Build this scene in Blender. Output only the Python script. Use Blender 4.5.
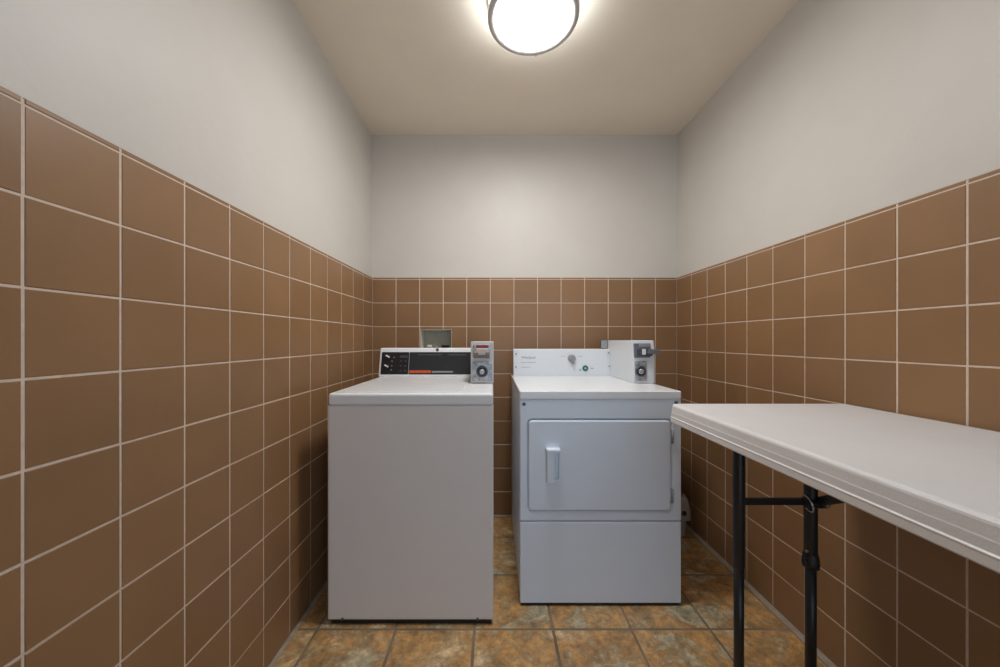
import bpy, bmesh, math, random
from mathutils import Matrix, Vector
random.seed(4)
for o in list(bpy.data.objects):
    bpy.data.objects.remove(o)
scene = bpy.context.scene
COL = scene.collection

# ------------------------------------------------------------------ camera
CAM_Z = 1.132
cam_d = bpy.data.cameras.new('camera')
cam_d.sensor_width = 36.0
cam_d.lens = 350.0 / 1000.0 * 36.0
cam_d.shift_x = 0.007
cam_d.shift_y = 0.0065
cam_d.clip_start = 0.02
cam = bpy.data.objects.new('camera', cam_d)
cam.location = (0, 0, CAM_Z)
cam.rotation_euler = (math.pi / 2, 0, 0)
COL.objects.link(cam)
scene.camera = cam

# ------------------------------------------------------------------ world / light levels
SKY_COL = (0.55, 0.76, 1.0)
SKY_STRENGTH = 2.5
LAMP_COL = (0.975, 0.985, 1.0)
LAMP_STRENGTH = 72.0
LAMP_SIDE_COL = (0.86, 0.94, 1.0)
LAMP_SIDE_STRENGTH = 10.5
w = bpy.data.worlds.new('world')
scene.world = w
w.use_nodes = True
w.node_tree.nodes['Background'].inputs[0].default_value = (*SKY_COL, 1)
w.node_tree.nodes['Background'].inputs[1].default_value = SKY_STRENGTH
scene.view_settings.view_transform = 'Standard'
scene.view_settings.look = 'None'
scene.view_settings.exposure = 0.13
scene.view_settings.gamma = 1.0
scene.view_settings.use_curve_mapping = False

# ------------------------------------------------------------------ room numbers
T = 0.1524
XL, XR = -0.779, 1.189          # tile faces
YB = 2.262                      # back tile face
YF = -0.90                      # wall behind the camera
H = 2.462
TT = 0.008                      # how far the tiles stand proud of the plaster
GROUT = 0.0036

# ------------------------------------------------------------------ materials
def srgb(r, g, b):
    def f(c):
        c /= 255.0
        return c / 12.92 if c <= 0.04045 else ((c + 0.055) / 1.055) ** 2.4
    return (f(r), f(g), f(b), 1.0)

def mat(name, col, rough=0.5, metal=0.0, noise=0.0, nscale=40.0, bump=0.0, bscale=200.0, spec=0.5, rnoise=0.0, coat=0.0):
    m = bpy.data.materials.new(name)
    m.use_nodes = True
    nt = m.node_tree
    b = nt.nodes['Principled BSDF']
    b.inputs['Base Color'].default_value = col
    b.inputs['Roughness'].default_value = rough
    b.inputs['Metallic'].default_value = metal
    b.inputs['Specular IOR Level'].default_value = spec
    b.inputs['Coat Weight'].default_value = coat
    tc = nt.nodes.new('ShaderNodeTexCoord')
    if noise > 0 or rnoise > 0:
        n = nt.nodes.new('ShaderNodeTexNoise')
        n.inputs['Scale'].default_value = nscale
        n.inputs['Detail'].default_value = 5
        nt.links.new(tc.outputs['Object'], n.inputs['Vector'])
        if noise > 0:
            r = nt.nodes.new('ShaderNodeMapRange')
            r.inputs['From Min'].default_value = 0.25
            r.inputs['From Max'].default_value = 0.75
            r.inputs['To Min'].default_value = 1 - noise
            r.inputs['To Max'].default_value = 1 + noise
            nt.links.new(n.outputs['Fac'], r.inputs['Value'])
            mx = nt.nodes.new('ShaderNodeVectorMath')
            mx.operation = 'SCALE'
            mx.inputs[0].default_value = col[:3]
            nt.links.new(r.outputs['Result'], mx.inputs['Scale'])
            nt.links.new(mx.outputs['Vector'], b.inputs['Base Color'])
        if rnoise > 0:
            r2 = nt.nodes.new('ShaderNodeMapRange')
            r2.inputs['From Min'].default_value = 0.3
            r2.inputs['From Max'].default_value = 0.7
            r2.inputs['To Min'].default_value = rough - rnoise
            r2.inputs['To Max'].default_value = rough + rnoise
            nt.links.new(n.outputs['Fac'], r2.inputs['Value'])
            nt.links.new(r2.outputs['Result'], b.inputs['Roughness'])
    if bump > 0:
        n2 = nt.nodes.new('ShaderNodeTexNoise')
        n2.inputs['Scale'].default_value = bscale
        n2.inputs['Detail'].default_value = 4
        nt.links.new(tc.outputs['Object'], n2.inputs['Vector'])
        bp = nt.nodes.new('ShaderNodeBump')
        bp.inputs['Strength'].default_value = bump
        bp.inputs['Distance'].default_value = 0.004
        nt.links.new(n2.outputs['Fac'], bp.inputs['Height'])
        nt.links.new(bp.outputs['Normal'], b.inputs['Normal'])
    return m

M = {}
M['plaster'] = mat('white wall paint', (0.64, 0.595, 0.535, 1), 0.45, spec=0.22, noise=0.02, nscale=6, bump=0.22, bscale=28)
M['ceiling'] = mat('cream ceiling paint', (0.90, 0.795, 0.66, 1), 0.75, noise=0.02, nscale=5, bump=0.1, bscale=60)
M['grout'] = mat('beige grout', (0.68, 0.55, 0.44, 1), 0.9, noise=0.1, nscale=60)
M['caulk'] = mat('grey caulk', (0.40, 0.32, 0.24, 1), 0.8, noise=0.2, nscale=25, bump=0.2, bscale=90)
M['white_enamel'] = mat('warm white enamel', (0.82, 0.775, 0.745, 1), 0.32, noise=0.01, nscale=8)
M['cool_enamel'] = mat('cool white enamel', (0.80, 0.865, 0.95, 1), 0.33, noise=0.01, nscale=8)  # cool enamel, extra blue put in for daylight reflected on the dryer
M['white_top'] = mat('white enamel top', (0.86, 0.865, 0.87, 1), 0.22, noise=0.01, nscale=8)
M['console_white'] = mat('white console', (0.74, 0.76, 0.78, 1), 0.35, noise=0.01, nscale=8)
M['fascia'] = mat('charcoal fascia', (0.022, 0.024, 0.027, 1), 0.35, noise=0.15, nscale=30)
M['fascia_dark'] = mat('black fascia', (0.012, 0.012, 0.013, 1), 0.4)
M['grey_print'] = mat('grey print', (0.28, 0.29, 0.30, 1), 0.5)
M['faint_print'] = mat('faint grey print', (0.52, 0.53, 0.55, 1), 0.5)
M['orange_print'] = mat('orange print', (0.62, 0.10, 0.025, 1), 0.5, noise=0.1, nscale=80)
M['red_print'] = mat('red label', (0.30, 0.03, 0.025, 1), 0.5, noise=0.2, nscale=120)
M['chrome'] = mat('worn chrome', (0.55, 0.55, 0.555, 1), 0.3, metal=1.0, noise=0.12, nscale=90, rnoise=0.1)
M['steel'] = mat('brushed steel', (0.46, 0.46, 0.47, 1), 0.38, metal=1.0, noise=0.1, nscale=70)
M['nickel'] = mat('brushed nickel', (0.66, 0.65, 0.64, 1), 0.5, metal=0.5)
M['dark_metal'] = mat('dark gunmetal', (0.12, 0.125, 0.14, 1), 0.4, metal=0.8, noise=0.1, nscale=60)
M['brown_metal'] = mat('bronze tinted metal', (0.20, 0.155, 0.12, 1), 0.6, metal=0.2, noise=0.3, nscale=120)
M['black'] = mat('black plastic', (0.010, 0.010, 0.011, 1), 0.5)
M['black_paint'] = mat('black powder coat', (0.013, 0.0135, 0.015, 1), 0.42, noise=0.1, nscale=50)
M['green'] = mat('green button', (0.02, 0.16, 0.10, 1), 0.35)
M['green_light'] = mat('pale green dot', (0.35, 0.55, 0.48, 1), 0.4)
M['knob_grey'] = mat('grey knob', (0.30, 0.31, 0.32, 1), 0.4)
M['white_plastic'] = mat('white plastic', (0.78, 0.79, 0.81, 1), 0.35)
M['table_plastic'] = mat('blow moulded white plastic', (0.77, 0.745, 0.73, 1), 0.40, noise=0.025, nscale=9, bump=0.12, bscale=260)
M['table_edge'] = mat('moulded table rim', (0.70, 0.675, 0.66, 1), 0.45, noise=0.02, nscale=20)
M['meter_grey'] = mat('light grey metal paint', (0.55, 0.55, 0.55, 1), 0.4, noise=0.05, nscale=60)
M['worn_plate'] = mat('worn dark steel plate', (0.40, 0.40, 0.405, 1), 0.38, metal=0.9, noise=0.45, nscale=45)
M['slide_grey'] = mat('blue grey cast metal', (0.20, 0.21, 0.235, 1), 0.4, metal=0.6, noise=0.15, nscale=60)
M['hinge_grey'] = mat('grey hinge paint', (0.26, 0.28, 0.31, 1), 0.5)
M['box_grey'] = mat('grey green plastic', (0.60, 0.60, 0.49, 1), 0.55, noise=0.08, nscale=30)
M['box_white'] = mat('ivory plastic and lit box side', (0.88, 0.83, 0.76, 1), 0.5)
M['beige'] = mat('beige plastic', (0.30, 0.24, 0.18, 1), 0.5, noise=0.06, nscale=30)  # darkened so the bin's colour carries the shade of its corner
M['bag'] = mat('grey plastic bag', (0.34, 0.31, 0.30, 1), 0.4, noise=0.1, nscale=30, bump=0.4, bscale=40)
M['brass'] = mat('brass', (0.6, 0.42, 0.18, 1), 0.35, metal=1.0)
M['bounce_white'] = mat('bounce white of the unseen wall', (0.88, 0.87, 0.86, 1), 0.5, noise=0.02, nscale=6, bump=0.2, bscale=28)  # unseen front wall made whiter to bounce light onto the machines
M['door_paint'] = mat('white trim paint', (0.75, 0.73, 0.70, 1), 0.45)
M['concrete'] = mat('outside paving', (0.35, 0.34, 0.33, 1), 0.85, noise=0.1, nscale=12)

def glow(name, strength, col):
    m = bpy.data.materials.new(name)
    m.use_nodes = True
    b = m.node_tree.nodes['Principled BSDF']
    b.inputs['Base Color'].default_value = (0.9, 0.9, 0.9, 1)
    b.inputs['Roughness'].default_value = 0.4
    b.inputs['Emission Color'].default_value = (*col, 1)
    b.inputs['Emission Strength'].default_value = strength
    return m
M['glow'] = glow('lit frosted glass', LAMP_STRENGTH, LAMP_COL)
M['glow_side'] = glow('lit side glass', LAMP_SIDE_STRENGTH, LAMP_SIDE_COL)

def wall_tile_mat():
    m = mat('brown glazed tile', (0.26, 0.135, 0.068, 1), 0.40, bump=0.06, bscale=45)
    nt = m.node_tree
    b = nt.nodes['Principled BSDF']
    a = nt.nodes.new('ShaderNodeAttribute')
    a.attribute_name = 'tone'
    tc = nt.nodes.new('ShaderNodeTexCoord')
    n = nt.nodes.new('ShaderNodeTexNoise')
    n.inputs['Scale'].default_value = 5
    n.inputs['Detail'].default_value = 6
    nt.links.new(tc.outputs['Object'], n.inputs['Vector'])
    r = nt.nodes.new('ShaderNodeMapRange')
    r.inputs['To Min'].default_value = 0.86
    r.inputs['To Max'].default_value = 1.14
    nt.links.new(n.outputs['Fac'], r.inputs['Value'])
    mul = nt.nodes.new('ShaderNodeMath'); mul.operation = 'MULTIPLY'
    nt.links.new(a.outputs['Fac'], mul.inputs[0])
    nt.links.new(r.outputs['Result'], mul.inputs[1])
    sc = nt.nodes.new('ShaderNodeVectorMath'); sc.operation = 'SCALE'
    sc.inputs[0].default_value = (0.285, 0.153, 0.069)
    nt.links.new(mul.outputs[0], sc.inputs['Scale'])
    nt.links.new(sc.outputs['Vector'], b.inputs['Base Color'])
    return m
M['tile'] = wall_tile_mat()

def floor_tile_mat():
    m = mat('mottled slate look floor tile', (0.3, 0.2, 0.1, 1), 0.36)
    nt = m.node_tree
    b = nt.nodes['Principled BSDF']
    tc = nt.nodes.new('ShaderNodeTexCoord')
    a = nt.nodes.new('ShaderNodeAttribute'); a.attribute_name = 'tone'
    off = nt.nodes.new('ShaderNodeVectorMath'); off.operation = 'SCALE'
    off.inputs[0].default_value = (17.3, 9.1, 5.7)
    nt.links.new(a.outputs['Fac'], off.inputs['Scale'])
    add = nt.nodes.new('ShaderNodeVectorMath')
    nt.links.new(tc.outputs['Object'], add.inputs[0])
    nt.links.new(off.outputs['Vector'], add.inputs[1])
    def noise(scale, detail, rough, dist=0.0):
        n = nt.nodes.new('ShaderNodeTexNoise')
        n.inputs['Scale'].default_value = scale
        n.inputs['Detail'].default_value = detail
        n.inputs['Roughness'].default_value = rough
        n.inputs['Distortion'].default_value = dist
        nt.links.new(add.outputs['Vector'], n.inputs['Vector'])
        return n
    n1 = noise(5.0, 7, 0.66, 0.5)
    cr = nt.nodes.new('ShaderNodeValToRGB')
    e = cr.color_ramp.elements
    e[0].position = 0.30; e[0].color = (0.30, 0.26, 0.17, 1)
    e[1].position = 0.70; e[1].color = (0.78, 0.61, 0.39, 1)
    for p, c in ((0.39, (0.56, 0.46, 0.29, 1)), (0.455, (0.40, 0.255, 0.12, 1)), (0.52, (0.58, 0.31, 0.11, 1)), (0.58, (0.50, 0.33, 0.16, 1)), (0.63, (0.70, 0.48, 0.25, 1))):
        x = e.new(p); x.color = c
    nt.links.new(n1.outputs['Fac'], cr.inputs['Fac'])
    n2 = noise(38, 8, 0.75, 0.3)
    r = nt.nodes.new('ShaderNodeMapRange')
    r.inputs['From Min'].default_value = 0.3; r.inputs['From Max'].default_value = 0.7
    r.inputs['To Min'].default_value = 0.55; r.inputs['To Max'].default_value = 1.45
    nt.links.new(n2.outputs['Fac'], r.inputs['Value'])
    sc = nt.nodes.new('ShaderNodeVectorMath'); sc.operation = 'SCALE'
    nt.links.new(cr.outputs['Color'], sc.inputs[0])
    n3 = noise(11, 7, 0.7, 0.8)
    r3 = nt.nodes.new('ShaderNodeMapRange')
    r3.inputs['From Min'].default_value = 0.34; r3.inputs['From Max'].default_value = 0.56
    r3.inputs['To Min'].default_value = 0.58; r3.inputs['To Max'].default_value = 1.08
    nt.links.new(n3.outputs['Fac'], r3.inputs['Value'])
    mm = nt.nodes.new('ShaderNodeMath'); mm.operation = 'MULTIPLY'
    nt.links.new(r.outputs['Result'], mm.inputs[0]); nt.links.new(r3.outputs['Result'], mm.inputs[1])
    nt.links.new(mm.outputs[0], sc.inputs['Scale'])
    nt.links.new(sc.outputs['Vector'], b.inputs['Base Color'])
    bp = nt.nodes.new('ShaderNodeBump')
    bp.inputs['Strength'].default_value = 0.35
    bp.inputs['Distance'].default_value = 0.004
    nt.links.new(n2.outputs['Fac'], bp.inputs['Height'])
    nt.links.new(bp.outputs['Normal'], b.inputs['Normal'])
    return m
M['floor_tile'] = floor_tile_mat()
M['floor_grout'] = mat('floor grout', (0.23, 0.175, 0.115, 1), 0.9, noise=0.45, nscale=5)

# ------------------------------------------------------------------ mesh helpers
def join(dst, src, mi=0):
    vm = {}
    for v in src.verts:
        vm[v] = dst.verts.new(v.co)
    for f in src.faces:
        try:
            nf = dst.faces.new([vm[v] for v in f.verts])
            nf.material_index = mi
            nf.smooth = f.smooth
        except ValueError:
            pass
    src.free()

def box(bm, x0, x1, y0, y1, z0, z1, bev=0.0, seg=2, mi=0):
    t = bmesh.new()
    bmesh.ops.create_cube(t, size=1.0)
    for v in t.verts:
        v.co = Vector(((x0 + x1) / 2 + v.co.x * (x1 - x0), (y0 + y1) / 2 + v.co.y * (y1 - y0), (z0 + z1) / 2 + v.co.z * (z1 - z0)))
    if bev > 0:
        bmesh.ops.bevel(t, geom=list(t.edges), offset=bev, segments=seg, profile=0.5, affect='EDGES', clamp_overlap=True)
    join(bm, t, mi)

def cyl(bm, p0, p1, r0, r1=None, seg=24, bev=0.0, mi=0):
    p0 = Vector(p0); p1 = Vector(p1)
    r1 = r0 if r1 is None else r1
    d = p1 - p0
    t = bmesh.new()
    bmesh.ops.create_cone(t, cap_ends=True, segments=seg, radius1=r0, radius2=r1, depth=d.length)
    if bev > 0:
        ed = [e for e in t.edges if any(len(f.verts) > 4 for f in e.link_faces)]
        bmesh.ops.bevel(t, geom=ed, offset=bev, segments=2, profile=0.5, affect='EDGES')
    for f in t.faces:
        f.smooth = len(f.verts) <= 4
    q = d.to_track_quat('Z', 'Y')
    t.transform(Matrix.Translation((p0 + p1) / 2) @ q.to_matrix().to_4x4())
    join(bm, t, mi)

def tube(bm, pts, r, seg=12, mi=0):
    pts = [Vector(p) for p in pts]
    t = bmesh.new()
    rings = []
    up = None
    for i, p in enumerate(pts):
        a = pts[max(i - 1, 0)]; b = pts[min(i + 1, len(pts) - 1)]
        d = (b - a).normalized()
        if up is None:
            up = d.orthogonal().normalized()
        up = (up - d * up.dot(d)).normalized()
        s = d.cross(up)
        rings.append([t.verts.new(p + (up * math.cos(k * 2 * math.pi / seg) + s * math.sin(k * 2 * math.pi / seg)) * r) for k in range(seg)])
    for i in range(len(rings) - 1):
        for k in range(seg):
            f = t.faces.new([rings[i][k], rings[i][(k + 1) % seg], rings[i + 1][(k + 1) % seg], rings[i + 1][k]])
            f.smooth = True
    t.faces.new(list(reversed(rings[0]))); t.faces.new(rings[-1])
    bmesh.ops.recalc_face_normals(t, faces=list(t.faces))
    join(bm, t, mi)

def lathe(bm, prof, c, seg=64, axis='Z', mi=0, closed=False):
    """prof: list of (r, h) revolved about a vertical axis through c"""
    t = bmesh.new()
    rings = []
    for r, h in prof:
        if r < 1e-6:
            rings.append([t.verts.new((0, 0, h))])
        else:
            rings.append([t.verts.new((r * math.cos(2 * math.pi * k / seg), r * math.sin(2 * math.pi * k / seg), h)) for k in range(seg)])
    n = len(rings)
    for i in range(n if closed else n - 1):
        A = rings[i]; B = rings[(i + 1) % n]
        for k in range(seg):
            k2 = (k + 1) % seg
            if len(A) == 1 and len(B) == 1: continue
            if len(A) == 1: f = t.faces.new([A[0], B[k], B[k2]])
            elif len(B) == 1: f = t.faces.new([A[k], A[k2], B[0]])
            else: f = t.faces.new([A[k], A[k2], B[k2], B[k]])
            f.smooth = True
    bmesh.ops.recalc_face_normals(t, faces=list(t.faces))
    if axis == 'Y':
        t.transform(Matrix.Rotation(math.pi / 2, 4, 'X'))     # +h -> -y (towards the viewer)
    t.transform(Matrix.Translation(c))
    join(bm, t, mi)

def rrect(x0, x1, z0, z1, r, seg=6):
    r = max(min(r, (x1 - x0) / 2, (z1 - z0) / 2), 1e-5)
    pts = []
    for cx, cz, a0 in ((x1 - r, z1 - r, 0), (x0 + r, z1 - r, 90), (x0 + r, z0 + r, 180), (x1 - r, z0 + r, 270)):
        for k in range(seg + 1):
            a = math.radians(a0 + 90 * k / seg)
            pts.append((cx + r * math.cos(a), cz + r * math.sin(a)))
    return pts

def loops(bm, ls, cap0=True, cap1=True, mi=0, smooth=False):
    t = bmesh.new()
    vs = [[t.verts.new(p) for p in l] for l in ls]
    n = len(vs[0])
    for a, b in zip(vs, vs[1:]):
        for k in range(n):
            f = t.faces.new([a[k], a[(k + 1) % n], b[(k + 1) % n], b[k]])
            f.smooth = smooth
    if cap0: t.faces.new(list(reversed(vs[0])))
    if cap1: t.faces.new(vs[-1])
    bmesh.ops.recalc_face_normals(t, faces=list(t.faces))
    join(bm, t, mi)

def rplate(bm, x0, x1, z0, z1, yb, yf, r=0.01, bev=0.003, mi=0, seg=6):
    """rounded plate facing -y (front at yf)"""
    L = [[(p[0], yb, p[1]) for p in rrect(x0, x1, z0, z1, r, seg)]]
    for a in (0, 30, 60, 90):
        s = bev * (1 - math.cos(math.radians(a))); d = bev * math.sin(math.radians(a))
        L.append([(p[0], yf + bev - d, p[1]) for p in rrect(x0 + s, x1 - s, z0 + s, z1 - s, max(r - s, 0.0005), seg)])
    loops(bm, L, mi=mi)

def rtop(bm, x0, x1, y0, y1, z0, z1, r=0.01, bev=0.003, mi=0, seg=6):
    """rounded slab seen from above (top at z1)"""
    L = [[(p[0], p[1], z0) for p in rrect(x0, x1, y0, y1, r, seg)]]
    for a in (0, 22.5, 45, 67.5, 90):
        s = bev * (1 - math.cos(math.radians(a))); d = bev * math.sin(math.radians(a))
        L.append([(p[0], p[1], z1 - bev + d) for p in rrect(x0 + s, x1 - s, y0 + s, y1 - s, max(r - s, 0.0005), seg)])
    loops(bm, L, mi=mi)

def prism_x(bm, prof, x0, x1, bev=0.0, mi=0):
    """profile of (y, z) points swept along x"""
    t = bmesh.new()
    a = [t.verts.new((x0, y, z)) for y, z in prof]
    b = [t.verts.new((x1, y, z)) for y, z in prof]
    n = len(prof)
    for k in range(n):
        t.faces.new([a[k], a[(k + 1) % n], b[(k + 1) % n], b[k]])
    t.faces.new(list(reversed(a))); t.faces.new(b)
    bmesh.ops.recalc_face_normals(t, faces=list(t.faces))
    if bev > 0:
        bmesh.ops.bevel(t, geom=list(t.edges), offset=bev, segments=2, profile=0.5, affect='EDGES')
    join(bm, t, mi)

def obj(name, bm, mats, parent=None, origin=(0, 0, 0)):
    me = bpy.data.meshes.new(name)
    o = Vector(origin)
    if o.length: bm.transform(Matrix.Translation(-o))
    bm.to_mesh(me); bm.free()
    for m in (mats if isinstance(mats, (list, tuple)) else [mats]):
        me.materials.append(m)
    ob = bpy.data.objects.new(name, me)
    COL.objects.link(ob)
    if parent is not None:
        ob.parent = parent
    return ob

class Thing:
    def __init__(s, name, label, cat, loc):
        s.loc = Vector(loc)
        s.o = bpy.data.objects.new(name, None)
        s.o.empty_display_size = 0.1
        s.o.location = s.loc
        s.o['label'] = label; s.o['category'] = cat
        COL.objects.link(s.o)
    def part(s, name, bm, mats, parent=None, label=None):
        p = obj(name, bm, mats, parent or s.o, s.loc)
        if label: p['label'] = label
        return p

def struct(name, bm, mats, parent=None):
    o = obj(name, bm, mats, parent)
    o['kind'] = 'structure'
    return o

def text_bm(txt, size, M4):
    cu = bpy.data.curves.new('lettering', 'FONT')
    cu.body = txt; cu.size = size; cu.extrude = 0.0004; cu.offset = 0.0003
    cu.align_x = 'LEFT'
    to = bpy.data.objects.new('lettering', cu)
    COL.objects.link(to)
    bpy.context.view_layer.update()
    me = bpy.data.meshes.new_from_object(to)
    bm = bmesh.new(); bm.from_mesh(me)
    bpy.data.objects.remove(to); bpy.data.curves.remove(cu); bpy.data.meshes.remove(me)
    bm.transform(M4)
    return bm

# ------------------------------------------------------------------ room shell
def subtract(rects, hole):
    out = []
    hx0, hx1, hz0, hz1 = hole
    for x0, x1, z0, z1 in rects:
        if hx1 <= x0 or hx0 >= x1 or hz1 <= z0 or hz0 >= z1:
            out.append((x0, x1, z0, z1)); continue
        if x0 < hx0: out.append((x0, hx0, z0, z1))
        if hx1 < x1: out.append((hx1, x1, z0, z1))
        mx0, mx1 = max(x0, hx0), min(x1, hx1)
        if z0 < hz0: out.append((mx0, mx1, z0, hz0))
        if hz1 < z1: out.append((mx0, mx1, hz1, z1))
    return out

def tile_panel(name, parent, u_lines, v_lines, frame, hole=None, cap=True, mats=None, grout_drop=0.0012, cap_h=0.011, gw=GROUT, depth=TT, bev=0.0016):
    """frame(u, v, d) -> world point, d = height above the plaster"""
    bm = bmesh.new()
    tone = bm.faces.layers.float.new('tone')
    def quad(pts, mi, t):
        f = bm.faces.new([bm.verts.new(p) for p in pts]); f.material_index = mi; f[tone] = t
        return f
    us, ue, vs, ve = u_lines[0], u_lines[-1], v_lines[0], v_lines[-1] + (cap_h - gw / 2 if cap else 0)
    # grout bed
    bed = [(us, ue, vs, ve)]
    if hole: bed = subtract(bed, hole)
    for a, b, c, d in bed:
        g = depth - grout_drop
        quad([frame(a, c, g), frame(b, c, g), frame(b, d, g), frame(a, d, g)], 0, 1)
    quad([frame(us, ve, 0), frame(ue, ve, 0), frame(ue, ve, depth - grout_drop), frame(us, ve, depth - grout_drop)], 0, 1)
    rects = []
    for i in range(len(u_lines) - 1):
        for j in range(len(v_lines) - 1):
            rects.append((u_lines[i] + gw / 2, u_lines[i + 1] - gw / 2, v_lines[j] + gw / 2, v_lines[j + 1] - gw / 2))
        if cap:
            rects.append((u_lines[i] + gw / 2, u_lines[i + 1] - gw / 2, v_lines[-1] + gw / 4, v_lines[-1] + cap_h))
    if hole: rects = subtract(rects, hole)
    for a, b, c, d in rects:
        if b - a < 0.003 or d - c < 0.003: continue
        t = 1 + random.uniform(-0.07, 0.07)
        jd = random.uniform(-0.0004, 0.0004)
        s = min(bev, (d - c) / 3)
        o0 = [frame(a, c, 0), frame(b, c, 0), frame(b, d, 0), frame(a, d, 0)]
        o1 = [frame(a, c, depth - s + jd), frame(b, c, depth - s + jd), frame(b, d, depth - s + jd), frame(a, d, depth - s + jd)]
        o2 = [frame(a + s, c + s, depth + jd), frame(b - s, c + s, depth + jd), frame(b - s, d - s, depth + jd), frame(a + s, d - s, depth + jd)]
        V = [[bm.verts.new(p) for p in l] for l in (o0, o1, o2)]
        for l0, l1 in ((V[0], V[1]), (V[1], V[2])):
            for k in range(4):
                f = bm.faces.new([l0[k], l0[(k + 1) % 4], l1[(k + 1) % 4], l1[k]]); f.material_index = 1; f[tone] = t
        f = bm.faces.new(V[2]); f.material_index = 1; f[tone] = t
    bmesh.ops.recalc_face_normals(bm, faces=list(bm.faces))
    return struct(name, bm, mats or [M['grout'], M['tile']], parent)

PL, PR, PB = XL - TT, XR + TT, YB + TT
WT = 0.14
rows = [k * T for k in range(11)]
def side_cols(shift):
    c = [YB] + [YB - k * T - shift for k in range(1, 21)]
    return sorted([v for v in c if v > YF + 0.01] + [YF])

bm = bmesh.new(); box(bm, PL - WT, PL, YF - WT, PB + WT, 0, H)
wl = struct('wall_left', bm, M['plaster'])
tile_panel('tile_cladding', wl, side_cols(0.005), rows, lambda u, v, d: (PL + d, u, v))
bm = bmesh.new(); box(bm, PR, PR + WT, YF - WT, PB + WT, 0, H)
wr = struct('wall_right', bm, M['plaster'])
tile_panel('tile_cladding', wr, side_cols(0.012), rows, lambda u, v, d: (PR - d, u, v))

HOLE = (-0.4685, -0.2665, 1.02, 1.200)
bm = bmesh.new()
for a, b, c, d in subtract([(PL, PR, 0, H)], HOLE):
    box(bm, a, b, PB, PB + WT, c, d)
wb = struct('wall_back', bm, M['plaster'])
cols_back = [XL + k * T for k in range(13)] + [XR]
tile_panel('tile_cladding', wb, cols_back, rows, lambda u, v, d: (u, PB - d, v), hole=HOLE)

# unseen wall behind the camera; doorway added and placed to let daylight in
DX0, DX1, DZ = 0.22, 1.10, 2.04
bm = bmesh.new()
for a, b, c, d in subtract([(PL, PR, 0, H)], (DX0, DX1, -1, DZ)):
    box(bm, a, b, YF - WT, YF, c, d)
wf = struct('wall_front', bm, M['bounce_white'])
bm = bmesh.new()
for a, b in ((DX0 - 0.06, DX0), (DX1, DX1 + 0.06)):
    box(bm, a, b, YF, YF + 0.016, 0, DZ + 0.06, 0.003)
box(bm, DX0, DX1, YF, YF + 0.016, DZ, DZ + 0.06, 0.003)
struct('trim_1', bm, M['door_paint'])  # casing of the added doorway

bm = bmesh.new(); box(bm, PL - WT, PR + WT, YF - WT, PB + WT, H, H + 0.12)
struct('ceiling', bm, M['ceiling'])

# floor: concrete bed with laid tiles
bm = bmesh.new(); box(bm, PL - WT, PR + WT, YF - 3.0, PB + WT, -0.12, -0.006)
fl = struct('floor', bm, M['concrete'])
px_, py_ = 0.3075, 0.318
fx = sorted([-0.688 + px_ * k for k in range(0, 7)])
fx = [XL] + fx[:6] + [1.163]
fy = [1.371 + py_ * k for k in range(-7, 3)]
fy = [YF] + [y for y in fy if y > YF + 0.02] + [YB - 0.022]
tile_panel('floor_tiles', fl, fx, fy, lambda u, v, d: (u, v, d - 0.006), cap=False, mats=[M['floor_grout'], M['floor_tile']], grout_drop=0.0015, gw=0.0095, depth=0.006, bev=0.002)
# grout strips where floor meets the tile
def strip(name, x0, x1, y0, y1):
    bm = bmesh.new(); box(bm, x0, x1, y0, y1, -0.006, 0.002, 0.001)
    struct(name, bm, M['caulk'])
strip('baseboard_right', 1.163, XR, YF, YB)
strip('baseboard_left', XL, XL + 0.016, YF, YB)
strip('baseboard_back', XL + 0.016, 1.163, YB - 0.022, YB)

# ------------------------------------------------------------------ ceiling light
LX, LY, LR = 0.154, 1.345, 0.174
lt = Thing('ceiling_light', 'round flush ceiling light with two brushed nickel rings and a white lit diffuser', 'light', (LX, LY, H))
bm = bmesh.new()
lathe(bm, [(0.150, H), (LR + 0.001, H), (LR + 0.002, H - 0.003), (LR + 0.002, H - 0.022), (LR - 0.001, H - 0.026), (LR - 0.012, H - 0.026), (LR - 0.014, H - 0.012), (0.150, H - 0.012)], (LX, LY, 0), closed=True)
lt.part('upper_ring', bm, M['nickel'])
zb = H - 0.100
bm = bmesh.new()
lathe(bm, [(LR - 0.006, zb + 0.024), (LR - 0.001, zb + 0.022), (LR, zb + 0.018), (LR, zb + 0.005), (LR - 0.003, zb + 0.001), (LR - 0.014, zb), (LR - 0.027, zb + 0.002), (LR - 0.028, zb + 0.008), (LR - 0.010, zb + 0.014)], (LX, LY, 0), closed=True)
lt.part('lower_ring', bm, M['nickel'])
bm = bmesh.new()
lathe(bm, [(LR - 0.022, zb + 0.012), (LR - 0.028, zb + 0.006), (0.13, zb + 0.002), (0.08, zb - 0.005), (0.0, zb - 0.008)], (LX, LY, 0))
lt.part('diffuser', bm, M['glow'])
bm = bmesh.new()
lathe(bm, [(LR - 0.013, H - 0.020), (LR - 0.013, zb + 0.012)], (LX, LY, 0))
lt.part('side_glass', bm, M['glow_side'])
bm = bmesh.new()
fxp = LX + 0.030; fyp = LY + math.sqrt(LR ** 2 - 0.03 ** 2)
cyl(bm, (fxp, fyp - 0.004, zb + 0.010), (fxp + 0.002, fyp + 0.012, zb + 0.010), 0.0045, bev=0.001)
lt.part('thumb_screw', bm, M['nickel'])

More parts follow.
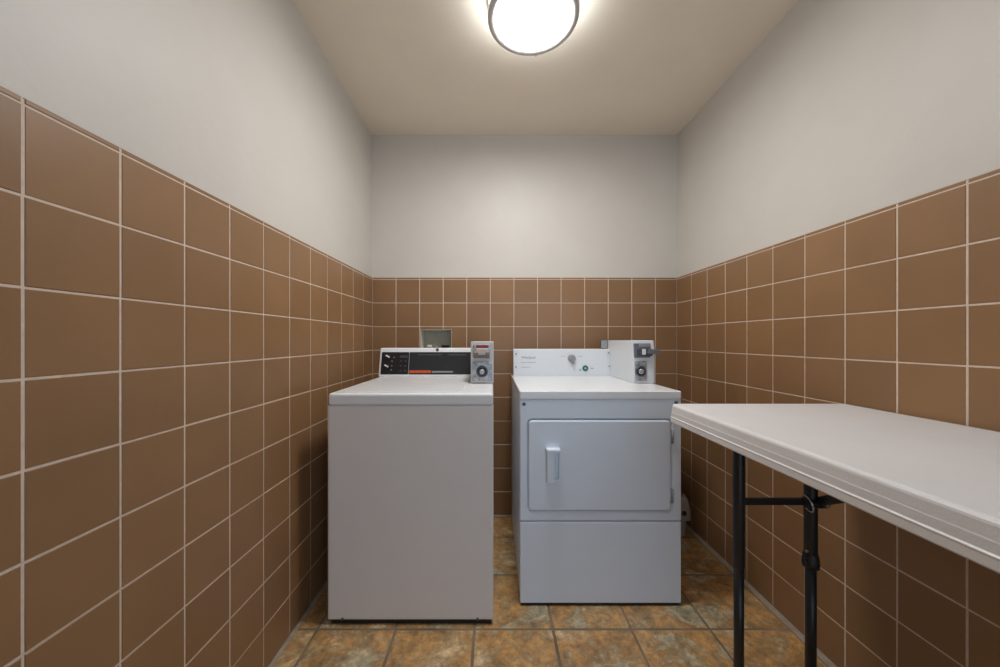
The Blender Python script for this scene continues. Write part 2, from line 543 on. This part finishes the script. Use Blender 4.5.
# ------------------------------------------------------------------ coin meter (used by both machines)
def coin_meter(th, x0, x1, yf, yb, z0, z1, out, case_mat, lean=0.0):
    W = x1 - x0; Hh = z1 - z0
    def X(u): return x0 + u * W
    def Z(v): return z0 + v * Hh
    zm = Z(0.57)
    bm = bmesh.new()
    prism_x(bm, [(yf, z0), (yf, zm), (yf + lean, z1), (yb, z1), (yb, z0)], x0, x1, bev=0.004)
    case = th.part('coin_meter', bm, case_mat, label='coin operated payment box')
    # upper coin slide plate
    bm = bmesh.new()
    rplate(bm, X(0.10 if out < 0.05 else 0.03), X(0.90 if out < 0.05 else 0.78), Z(0.60), Z(0.93), yf + lean * 0.6 + 0.004, yf - 0.004, 0.004, 0.0015)
    th.part('slide_plate', bm, M['chrome'] if out < 0.05 else M['slide_grey'], case, label='metal slide plate')
    bm = bmesh.new()
    rplate(bm, X(0.24), X(0.78), Z(0.845), Z(0.915), yf - 0.003, yf - 0.0055, 0.002, 0.0005)
    th.part('slide_label', bm, M['red_print'] if out < 0.05 else M['steel'], case)
    # slide mechanism
    bm = bmesh.new()
    if out < 0.05:
        prism_x(bm, [(yf, Z(0.62)), (yf - 0.022, Z(0.60)), (yf - 0.030, Z(0.65)), (yf - 0.030, Z(0.74)), (yf - 0.018, Z(0.80)), (yf, Z(0.80))], X(0.15), X(0.83), bev=0.003)
    else:
        box(bm, X(0.16), X(0.84), yf - 0.016, yf, Z(0.64), Z(0.80), 0.003)
    th.part('slide_housing', bm, M['brown_metal'] if out < 0.05 else M['dark_metal'], case)
    bm = bmesh.new()
    if out < 0.05:
        box(bm, X(0.34), X(0.66), yf - out - 0.006, yf - 0.014, Z(0.685), Z(0.745), 0.002)
        th.part('coin_slide', bm, M['steel'], case)
        bm = bmesh.new()
        rplate(bm, X(0.26), X(0.76), Z(0.805), Z(0.84), yf - 0.003, yf - 0.007, 0.002, 0.0005)
        th.part('coin_guide', bm, M['white_plastic'], case, label='pale coin guide')
    else:
        box(bm, X(0.52), X(0.92), yf - out, yf - 0.014, Z(0.715), Z(0.735), 0.002)
        box(bm, X(0.52), X(0.60), yf - out, yf - 0.014, Z(0.735), Z(0.765), 0.001)
        box(bm, X(0.84), X(0.92), yf - out, yf - 0.014, Z(0.735), Z(0.765), 0.001)
        box(bm, X(0.46), X(0.95), yf - out - 0.007, yf - out, Z(0.690), Z(0.800), 0.003)
        th.part('coin_slide', bm, M['slide_grey'], case)
        bm = bmesh.new()      # coin gate
        rplate(bm, X(0.34), X(0.50), Z(0.67), Z(0.80), yf - 0.015, yf - 0.022, 0.004, 0.001)
        th.part('coin_gate', bm, M['white_plastic'], case, label='white coin gate')
    # lower cash-box door with round lock
    bm = bmesh.new()
    dr1 = 0.93 if out < 0.05 else 0.60
    rplate(bm, X(0.07), X(dr1), Z(0.06), Z(0.515), yf + 0.003, yf - 0.005, 0.004, 0.0015)
    th.part('cash_box_door', bm, M['worn_plate'], case, label='worn metal cash box door')
    cz = Z(0.285); cx = X(0.50 if out < 0.05 else 0.32)
    bm = bmesh.new()
    R = 0.24 * W
    lathe(bm, [(R * 1.05, 0.004), (R * 1.05, 0.010), (R * 0.92, 0.015), (R * 0.78, 0.015), (R * 0.74, 0.009), (0.0, 0.009)], (cx, yf, cz), seg=32, axis='Y')
    th.part('lock_collar', bm, M['dark_metal'], case, label='dark lock collar')
    bm = bmesh.new()
    lathe(bm, [(R * 0.52, 0.008), (R * 0.52, 0.015), (R * 0.40, 0.018), (R * 0.25, 0.018), (R * 0.2, 0.014), (0.0, 0.014)], (cx, yf, cz), seg=32, axis='Y')
    th.part('lock', bm, M['chrome'], case)
    for u in (0.16, dr1 - 0.09):
        for v in (0.115, 0.46):
            bm = bmesh.new()
            lathe(bm, [(0.0055, 0.004), (0.005, 0.007), (0.0, 0.0085)], (X(u), yf, Z(v)), seg=14, axis='Y')
            th.part('screw', bm, M['steel'], case)
    return case

# ------------------------------------------------------------------ washing machine
WX0, WX1, WF, WB = -0.655, 0.001, 1.389, 2.105
wz = 0.9205
wm = Thing('washing_machine', 'white top loading coin washing machine with black control console, left of the dryer', 'washing machine', ((WX0 + WX1) / 2, (WF + WB) / 2, 0))
bm = bmesh.new()
box(bm, WX0 + 0.004, WX1 - 0.004, WF + 0.022, WB, 0.016, 0.874, 0.004)
wm.part('cabinet', bm, M['white_enamel'])
bm = bmesh.new()
rplate(bm, WX0 - 0.004, WX1 + 0.001, 0.018, 0.8735, WF + 0.022, WF, 0.004, 0.010)
fp = wm.part('front_panel', bm, M['white_enamel'])
for px in (342.5, 477.5):
    x = (px - 493) / 350 * WF
    bm = bmesh.new(); box(bm, x - 0.004, x + 0.004, WF - 0.0015, WF + 0.004, 0.0185, 0.030, 0.001)
    wm.part('panel_clip', bm, M['dark_metal'], fp, label='small dark clip')
bm = bmesh.new()
rtop(bm, WX0, WX1, WF - 0.001, WB, 0.878, wz, 0.012, 0.011)
box(bm, WX0 + 0.008, WX1 - 0.008, WF + 0.008, WB - 0.01, 0.8735, 0.879)
wm.part('top_panel', bm, M['white_top'])
bm = bmesh.new()
rtop(bm, WX0 + 0.045, WX1 - 0.125, WF + 0.012, 1.955, wz - 0.002, wz + 0.0035, 0.02, 0.0025)
wm.part('lid', bm, M['white_top'])
bm = bmesh.new()
box(bm, WX0 + 0.012, WX1 - 0.008, WF + 0.007, WB - 0.02, 0.002, 0.0185)
wm.part('base', bm, M['black'], label='black base')
for x in (WX0 + 0.06, WX1 - 0.06):
    for y in (WF + 0.07, WB - 0.07):
        bm = bmesh.new(); cyl(bm, (x, y, 0), (x, y, 0.012), 0.022, 0.017)
        wm.part('foot', bm, M['black'])
# console
CY0, CZ0, CY1, CZ1 = 2.0, wz, 2.04, 1.086
bm = bmesh.new()
prism_x(bm, [(CY0, CZ0 - 0.001), (CY1, CZ1), (CY1 + 0.045, CZ1), (WB - 0.003, CZ0 - 0.001)], WX0 - 0.002, WX1, bev=0.007)
con = wm.part('control_console', bm, M['white_top'])
th_ = math.atan2(CY1 - CY0, CZ1 - CZ0)
CM = Matrix.Translation((0, CY0, CZ0)) @ Matrix.Rotation(-th_, 4, 'X')
SL = math.hypot(CY1 - CY0, CZ1 - CZ0)
def cx_(px): return (px - 493) * 2.005 / 350
def cv_(py): return (376.8 - py) / 28.8 * SL
def con_part(name, fn, m, label=None, parent=None):
    bm = bmesh.new(); fn(bm); bm.transform(CM)
    return wm.part(name, bm, m, parent or con, label)
con_part('control_panel', lambda b: rplate(b, cx_(380.6), cx_(408.2), cv_(374.2), cv_(352.3), 0.001, -0.003, 0.003, 0.001), M['fascia_dark'], 'black control panel with dials')
con_part('display_panel', lambda b: rplate(b, cx_(408.6), cx_(473.5), cv_(374.2), cv_(352.3), 0.001, -0.0028, 0.003, 0.001), M['fascia'], 'charcoal glossy panel')
con_part('orange_stripe', lambda b: rplate(b, cx_(409), cx_(431), cv_(373.0), cv_(370.4), 0, -0.0036, 0.001, 0.0003), M['orange_print'], 'orange stripe')
con_part('grey_stripe', lambda b: rplate(b, cx_(432), cx_(453), cv_(372.6), cv_(371.0), 0, -0.0036, 0.001, 0.0003), M['grey_print'], 'grey stripe')
for a_, b_ in ((417, 441), (448, 466)):
    con_part('printed_line', lambda b: rplate(b, cx_(a_), cx_(b_), cv_(355.6), cv_(354.4), 0, -0.0034, 0.001, 0.0003), M['dark_metal'])
for px, py in ((387.3, 357.0), (386.6, 366.4)):
    def kn(b, px=px, py=py):
        lathe(b, [(0.013, 0.002), (0.0125, 0.012), (0.010, 0.014), (0.0, 0.014)], (cx_(px), 0, cv_(py)), seg=24, axis='Y')
    k = con_part('dial', kn, M['fascia_dark'])
    def pt(b, px=px, py=py):
        t = bmesh.new(); box(t, -0.0125, 0.0125, -0.020, -0.013, -0.0045, 0.0045, 0.002)
        t.transform(Matrix.Translation((cx_(px), 0, cv_(py))) @ Matrix.Rotation(math.radians(28), 4, 'Y'))
        join(b, t)
    p = con_part('dial_pointer', pt, M['white_plastic'], 'white dial pointer', con)
def btn(b, px, py, w=0.010, h=0.008):
    rplate(b, cx_(px) - w / 2, cx_(px) + w / 2, cv_(py) - h / 2, cv_(py) + h / 2, 0, -0.007, 0.002, 0.0015)
for px in (400.3, 405.0):
    for py in (361.3, 366.0, 370.8):
        con_part('button', lambda b: btn(b, px, py), M['dark_metal'])
for px, py in ((393.2, 357.6), (391.3, 361.4), (391.3, 366.0), (391.2, 370.0)):
    con_part('indicator', lambda b: btn(b, px, py, 0.007, 0.006), M['grey_print'])
con_part('small_display', lambda b: btn(b, 403, 357.0, 0.046, 0.014), M['dark_metal'])
def lockdot(b):
    lathe(b, [(0.0095, 0.0), (0.0085, 0.003), (0.0045, 0.003), (0.004, 0.001), (0, 0.001)], (cx_(436.5), 0, cv_(349.9)), seg=20, axis='Y')
con_part('console_lock', lockdot, M['dark_metal'], 'small dark key lock')
coin_meter(wm, -0.1085, 0.003, 1.70, 2.03, wz + 0.001, 1.1245, 0.034, M['meter_grey'])

# ------------------------------------------------------------------ dryer
DF = 1.488
DX_0, DX_1, DB = 0.1145, 0.801, 2.20
dz = 0.9142
def dx(px): return (px - 493) / 350 * DF
def dzz(py): return CAM_Z - (py - 340) / 350 * DF
dr = Thing('clothes_dryer', 'cool white front loading coin dryer with white control console, right of the washing machine', 'dryer', ((DX_0 + DX_1) / 2, (DF + DB) / 2, 0))
bm = bmesh.new()
box(bm, DX_0 + 0.002, DX_1 - 0.002, DF + 0.020, DB, 0.016, 0.880, 0.003)
dr.part('cabinet', bm, M['cool_enamel'])
# front panel with the recess the door sits in
bm = bmesh.new()
ox0, ox1, oz0, oz1 = DX_0, DX_1, 0.3625, 0.8805
hx0, hx1, hz0, hz1 = dx(527.5), dx(671.8), dzz(511.8), dzz(419.4)
N = 8
L = [[(p[0], DF + 0.020, p[1]) for p in rrect(ox0, ox1, oz0, oz1, 0.004, N)],
     [(p[0], DF + 0.004, p[1]) for p in rrect(ox0, ox1, oz0, oz1, 0.004, N)],
     [(p[0], DF, p[1]) for p in rrect(ox0 + 0.004, ox1 - 0.004, oz0 + 0.004, oz1 - 0.004, 0.003, N)],
     [(p[0], DF, p[1]) for p in rrect(hx0 - 0.006, hx1 + 0.006, hz0 - 0.006, hz1 + 0.006, 0.026, N)],
     [(p[0], DF + 0.006, p[1]) for p in rrect(hx0, hx1, hz0, hz1, 0.020, N)],
     [(p[0], DF + 0.016, p[1]) for p in rrect(hx0, hx1, hz0, hz1, 0.020, N)]]
loops(bm, L)
fr = dr.part('front_panel', bm, M['cool_enamel'])
for px, py in ((524, 404), (676, 402.8)):
    bm = bmesh.new()
    lathe(bm, [(0.008, 0.0), (0.007, 0.003), (0.003, 0.004), (0.0, 0.003)], (dx(px), DF, dzz(py)), seg=18, axis='Y')
    dr.part('screw', bm, M['dark_metal'], fr)
# door
bm = bmesh.new()
rplate(bm, hx0 + 0.004, hx1 - 0.004, hz0 + 0.005, hz1 - 0.004, DF + 0.016, DF - 0.003, 0.017, 0.006)
door = dr.part('door', bm, M['cool_enamel'])
bm = bmesh.new()
ax0, ax1, az0, az1 = dx(545.2), dx(559.2), dzz(481.5), dzz(447.3)
yh = DF - 0.003
box(bm, ax0 + 0.004, ax0 + 0.034, yh - 0.030, yh - 0.002, az0 + 0.004, az1 - 0.012, 0.003)     # grip
box(bm, ax0 + 0.002, ax1, yh - 0.032, yh + 0.001, az1 - 0.014, az1, 0.003)                      # top flange
box(bm, ax0 + 0.026, ax1, yh - 0.020, yh + 0.001, az0 + 0.004, az0 + 0.016, 0.003)              # bottom lip
box(bm, ax1 - 0.004, ax1 + 0.002, yh - 0.007, yh + 0.001, az0 + 0.010, az1 - 0.006, 0.002)      # rim of the finger well
dr.part('handle', bm, M['cool_enamel'], door)
for a, b in ((429.5, 443.5), (489, 503)):
    bm = bmesh.new()
    z1, z0 = dzz(a), dzz(b)
    box(bm, hx1 - 0.0035, hx1 + 0.0065, DF - 0.004, DF + 0.010, z0, z1, 0.0015)
    cyl(bm, (hx1 + 0.001, DF - 0.004, z0 + 0.004), (hx1 + 0.001, DF - 0.004, z1 - 0.004), 0.004, seg=14)
    dr.part('hinge', bm, M['hinge_grey'], door, 'grey metal hinge')
bm = bmesh.new()
rplate(bm, DX_0, DX_1, 0.0115, 0.3585, DF + 0.020, DF, 0.004, 0.006)
dr.part('lower_panel', bm, M['cool_enamel'])
bm = bmesh.new()
rtop(bm, DX_0 - 0.001, DX_1 + 0.001, DF - 0.002, DB, 0.8835, dz, 0.008, 0.004)
box(bm, DX_0 + 0.006, DX_1 - 0.006, DF + 0.006, DB - 0.01, 0.8795, 0.884)
dr.part('top_panel', bm, M['white_top'])
bm = bmesh.new()
box(bm, DX_0 + 0.006, DX_1 - 0.006, DF + 0.006, DB - 0.02, 0.001, 0.0125)  # black slab set forward so the gap under the panel reads as shadow
dr.part('base', bm, M['black'], label='black base')
for x in (DX_0 + 0.06, DX_1 - 0.06):
    for y in (DF + 0.08, DB - 0.07):
        bm = bmesh.new(); cyl(bm, (x, y, 0), (x, y, 0.012), 0.02, 0.016)
        dr.part('foot', bm, M['black'])
# console
KY = 2.105
def kx(px): return (px - 493) / 350 * KY
def kz(py): return CAM_Z - (py - 340) / 350 * KY
bm = bmesh.new()
prism_x(bm, [(KY, dz - 0.001), (KY + 0.006, 1.078), (DB - 0.03, 1.078), (DB, dz - 0.001)], kx(513.4), kx(612.0), bev=0.004)
dcon = dr.part('control_console', bm, M['console_white'])
bm = bmesh.new()
rplate(bm, kx(518.0), kx(607.5), kz(374.8), kz(350.2), KY + 0.007, KY - 0.0006, 0.002, 0.0008)
dr.part('face_plate', bm, M['console_white'], dcon)
KF = KY - 0.0006
for px, py in ((516, 353.8), (516, 366.9), (608.8, 352.8), (609.4, 366.2)):
    bm = bmesh.new()
    lathe(bm, [(0.005, -0.006), (0.0045, 0.002), (0.0, 0.003)], (kx(px), KY, kz(py)), seg=14, axis='Y')
    dr.part('screw', bm, M['knob_grey'], dcon)
TM = lambda px, py: Matrix.Translation((kx(px), KF, kz(py))) @ Matrix.Rotation(math.pi / 2, 4, 'X')
bm = text_bm('Whirlpool', 0.0202, TM(521.3, 358.6))
dr.part('brand_lettering', bm, M['grey_print'], dcon, 'grey printed brand lettering')
for a, b, py, hh, m in ((520.6, 536, 362.4, 0.0026, 'faint_print'), (521, 530, 367.2, 0.0024, 'faint_print'), (560.5, 565, 356.2, 0.002, 'faint_print'), (578, 583, 356.2, 0.002, 'faint_print'), (590.2, 593.6, 368.2, 0.002, 'grey_print')):
    bm = bmesh.new()
    box(bm, kx(a), kx(b), KF - 0.0004, KF + 0.001, kz(py) - hh, kz(py) + hh)
    dr.part('printed_line', bm, M[m], dcon)
bm = bmesh.new()
cyl(bm, (kx(580.3), KF + 0.001, kz(370)), (kx(580.3), KF - 0.0006, kz(370)), 0.0055, seg=16)
dr.part('printed_dot', bm, M['grey_print'], dcon)
bm = bmesh.new()
kc = (kx(571.6), KF, kz(358.2))
lathe(bm, [(0.0235, 0.0), (0.0225, 0.010), (0.019, 0.018), (0.016, 0.020), (0.0, 0.020)], kc, seg=32, axis='Y')
t = bmesh.new(); box(t, -0.005, 0.005, -0.026, -0.001, -0.036, 0.016, 0.002)
t.transform(Matrix.Translation(kc) @ Matrix.Rotation(math.radians(-16), 4, 'Y'))
join(bm, t)
dr.part('timer_knob', bm, M['knob_grey'], dcon, 'grey pointer knob')
bm = bmesh.new()
gc = (kx(585.3), KF, kz(368.2))
lathe(bm, [(0.0175, 0.0), (0.0165, 0.006), (0.013, 0.007), (0.012, 0.003), (0.0, 0.003)], gc, seg=28, axis='Y')
sb = dr.part('start_button', bm, M['green'], dcon, 'round green start button')
bm = bmesh.new()
lathe(bm, [(0.0065, 0.002), (0.006, 0.008), (0.0, 0.009)], gc, seg=20, axis='Y')
dr.part('button_cap', bm, M['green_light'], dcon)
coin_meter(dr, 0.704, 0.812, 1.755, 2.15, dz, 1.130, 0.052, M['console_white'], lean=0.012)
bm = bmesh.new()
box(bm, 0.655, 0.699, 2.140, 2.146, 1.083, 1.130, 0.001)
box(bm, 0.655, 0.661, 2.120, 2.146, 1.083, 1.130, 0.001)
dr.part('mounting_bracket', bm, M['steel'], dcon, 'grey metal bracket beside the coin box')

# ------------------------------------------------------------------ folding table
tx0, tx1, ty0, ty1, tz = 0.597, 1.182, -0.646, 1.182, 0.9185  # unseen near end lengthened to cut bounce light below the table
ft = Thing('folding_table', 'long white plastic folding table on black metal legs along the right tiled wall', 'table', ((tx0 + tx1) / 2, (ty0 + ty1) / 2, 0))
bm = bmesh.new()
prof = []   # (outset, z): rounded lip, band, thin line, undercut
for a in (90, 70, 50, 30, 10):
    prof.append((-0.010 + 0.010 * math.cos(math.radians(a)), tz - 0.010 + 0.010 * math.sin(math.radians(a))))
prof += [(0.0016, tz - 0.025), (0.0023, tz - 0.0268), (0.0030, tz - 0.0405), (0.0050, tz - 0.0425), (0.0052, tz - 0.0438), (0.0046, tz - 0.0455), (0.0050, tz - 0.0580), (0.0020, tz - 0.0612), (-0.012, tz - 0.061), (-0.014, tz - 0.030)]
L = []
for s, z in prof:
    L.append([(p[0], p[1], z) for p in rrect(tx0 - s, tx1 + s, ty0 - s, ty1 + s, 0.022 + s, 8)])
loops(bm, L)
ttop = ft.part('tabletop', bm, M['table_plastic'])
for y in (1.085, -0.549):
    sgn = 1 if y > 0.5 else -1
    for i, x in enumerate((0.762, 0.985)):
        leg = None
        bm = bmesh.new()
        cyl(bm, (x, y, 0.432), (x, y, tz - 0.034), 0.0162 + 0.0006 * i, seg=24, bev=0.001)
        leg = ft.part('leg', bm, M['black_paint'])
        bm = bmesh.new()
        cyl(bm, (x, y, 0.014), (x, y, 0.45), 0.0138 + 0.0003 * i, seg=24)
        ft.part('lower_tube', bm, M['black_paint'], leg)
        bm = bmesh.new()
        cyl(bm, (x, y, 0), (x, y, 0.03), 0.0185, 0.0175, seg=24, bev=0.002)
        ft.part('foot_cap', bm, M['black'], leg)
        if i == 1:
            bm = bmesh.new()
            lathe(bm, [(0.016, 0.428), (0.0210, 0.430), (0.0222, 0.442), (0.0205, 0.460), (0.0180, 0.472)], (x, y, 0), seg=28)
            cyl(bm, (x - 0.016, y - 0.004, 0.449), (x - 0.0245, y - 0.006, 0.449), 0.007, seg=16, bev=0.001)
            ft.part('height_collar', bm, M['black'], leg)
            bm = bmesh.new()
            cyl(bm, (x - 0.015, y - 0.006, 0.482), (x - 0.0205, y - 0.008, 0.482), 0.004, seg=12)
            ft.part('height_pin', bm, M['steel'], leg)
    bm = bmesh.new()
    zc = 0.632
    box(bm, 0.775, 0.975, y - 0.006, y + 0.006, zc - 0.0105, zc + 0.0105, 0.003)
    ft.part('crossbar', bm, M['black_paint'])
    bm = bmesh.new()
    box(bm, 0.70, 1.05, y - 0.022, y + 0.022, tz - 0.040, tz - 0.0305, 0.003)
    ft.part('leg_bracket', bm, M['black_paint'])
    # folding brace from the inner leg up to the underside
    bm = bmesh.new()
    xb = 0.985
    pts = [(xb + 0.012, y - sgn * 0.012, zc + 0.003), (xb + 0.012, y - sgn * 0.05, zc + 0.028), (xb + 0.008, y - sgn * 0.22, zc + 0.130), (xb, y - sgn * 0.44, tz - 0.034)]
    tube(bm, pts, 0.0135, seg=14)
    cyl(bm, (xb - 0.03, y - sgn * 0.016, zc), (xb + 0.034, y - sgn * 0.016, zc), 0.0135, seg=18, bev=0.001)
    br = ft.part('folding_brace', bm, M['black_paint'])
    bm = bmesh.new()
    ring = [(xb - 0.0235 + 0.003 * math.sin(a) - 0.007 * math.cos(a), y - sgn * 0.016 + 0.021 * math.sin(a), zc + 0.024 * math.cos(a)) for a in [k * 2 * math.pi / 20 for k in range(21)]]
    tube(bm, ring, 0.0022, seg=8)
    ft.part('locking_ring', bm, M['chrome'], br, 'silver locking ring')
    bm = bmesh.new()
    cyl(bm, (xb + 0.020, y - sgn * 0.024, zc + 0.002), (xb + 0.020, y - sgn * 0.038, zc + 0.002), 0.0055, seg=14, bev=0.001)
    ft.part('bolt', bm, M['steel'], br)

# ------------------------------------------------------------------ recessed washer outlet box
ob = Thing('washer_outlet_box', 'small grey recessed water outlet box in the back wall, above the washing machine', 'outlet box', ((HOLE[0] + HOLE[1]) / 2, PB, HOLE[2]))
bm = bmesh.new()
x0, x1, z0, z1 = HOLE
e = 0.003
y0, y1 = YB - 0.001, YB + 0.105
box(bm, x0 + 0.0005, x1 - 0.0005, y1 - e, y1, z0 + 0.0005, z1 - 0.0005, 0, mi=0)
box(bm, x0 + 0.0005, x0 + e, y0, y1, z0 + 0.0005, z1 - 0.0005, 0, mi=1)  # side facing the lamp coloured lighter to carry the lamplight
box(bm, x1 - e, x1 - 0.0005, y0, y1, z0 + 0.0005, z1 - 0.0005, 0, mi=0)
box(bm, x0 + 0.0005, x1 - 0.0005, y0, y1, z1 - e, z1 - 0.0005, 0, mi=0)
box(bm, x0 + 0.0005, x1 - 0.0005, y0, y1, z0 + 0.0005, z0 + e, 0, mi=0)
ob.part('box_shell', bm, [M['box_grey'], M['box_white']])
yv = YB + 0.055
for x, m, zt in ((-0.420, 'box_white', 1.099), (-0.376, 'chrome', 1.100)):
    bm = bmesh.new()
    cyl(bm, (x, yv, HOLE[2] + 0.003), (x, yv, zt - 0.022), 0.010, seg=18)
    cyl(bm, (x, yv, zt - 0.03), (x, yv, zt - 0.012), 0.0135, seg=18, bev=0.002)
    cyl(bm, (x, yv - 0.03, zt - 0.05), (x, yv, zt - 0.05), 0.010, seg=18)
    v = ob.part('valve', bm, M['brass'])
    bm = bmesh.new()
    box(bm, x - 0.016, x + 0.016, yv - 0.006, yv + 0.006, zt - 0.014, zt, 0.003)
    ob.part('valve_handle', bm, M[m], v)
bm = bmesh.new()
x = -0.315
cyl(bm, (x, yv, HOLE[2] + 0.003), (x, yv, 1.088), 0.020, seg=24)
cyl(bm, (x, yv, 1.082), (x, yv, 1.098), 0.027, seg=24, bev=0.004)
ob.part('drain_hose', bm, M['black'], label='black drain hose end')

# ------------------------------------------------------------------ bin tucked behind the dryer
bx0, bx1, by0, by1 = 0.880, 1.135, 1.985, 2.185
bn = Thing('waste_bin', 'beige plastic bin with a black disc for a round hole, on the floor behind the dryer', 'bin', ((bx0 + bx1) / 2, (by0 + by1) / 2, 0))
bm = bmesh.new()
def taper(z, g): return [(p[0], p[1], z) for p in rrect(bx0 + g, bx1 - g, by0 + g, by1 - g, 0.03, 6)]
loops(bm, [taper(0.0, 0.028), taper(0.004, 0.022), taper(0.18, 0.010), taper(0.20, 0.008)], cap1=False)
loops(bm, [taper(0.20, 0.008), taper(0.20, 0.012), taper(0.02, 0.03)], cap0=False)
bnb = bn.part('tub', bm, M['beige'])
bm = bmesh.new()
loops(bm, [taper(0.106, 0.008), taper(0.104, 0.0), taper(0.150, 0.0), taper(0.200, 0.008), taper(0.232, 0.018), taper(0.236, 0.028), taper(0.222, 0.034)], cap0=False, cap1=True)
bn.part('rim', bm, M['beige'])
bm = bmesh.new()
hc = (bx0 + 0.205, by0 + 0.0015, 0.148)
lathe(bm, [(0.014, 0.0), (0.014, 0.003), (0.0, 0.003)], hc, seg=20, axis='Y')  # black disc laid on the rim for the shade inside a hole
bn.part('dark_hole_disc', bm, M['black'], label='black disc painted as the dark of a hole')
t = bmesh.new()
bmesh.ops.create_icosphere(t, subdivisions=4, radius=1)
rr = random.Random(3)
for v in t.verts:
    c = v.co.copy()
    k = 1 + 0.05 * math.sin(7 * c.x + 2) * math.sin(5 * c.y) + 0.04 * math.sin(11 * c.z + 3 * c.x)
    s = 0.55 if c.z > 0 else 1
    up = max(c.z, 0)
    v.co = Vector((1.005 - 0.02 * up + c.x * k * 0.088 * (1 - 0.35 * up), 2.085 + c.y * k * 0.066 * (1 - 0.3 * up), 0.220 + max(c.z, -0.05) * k * 0.150))
for f in t.faces: f.smooth = True
bm = bmesh.new(); join(bm, t)
bn.part('bin_liner', bm, M['bag'], label='grey plastic bag bulging from the top')
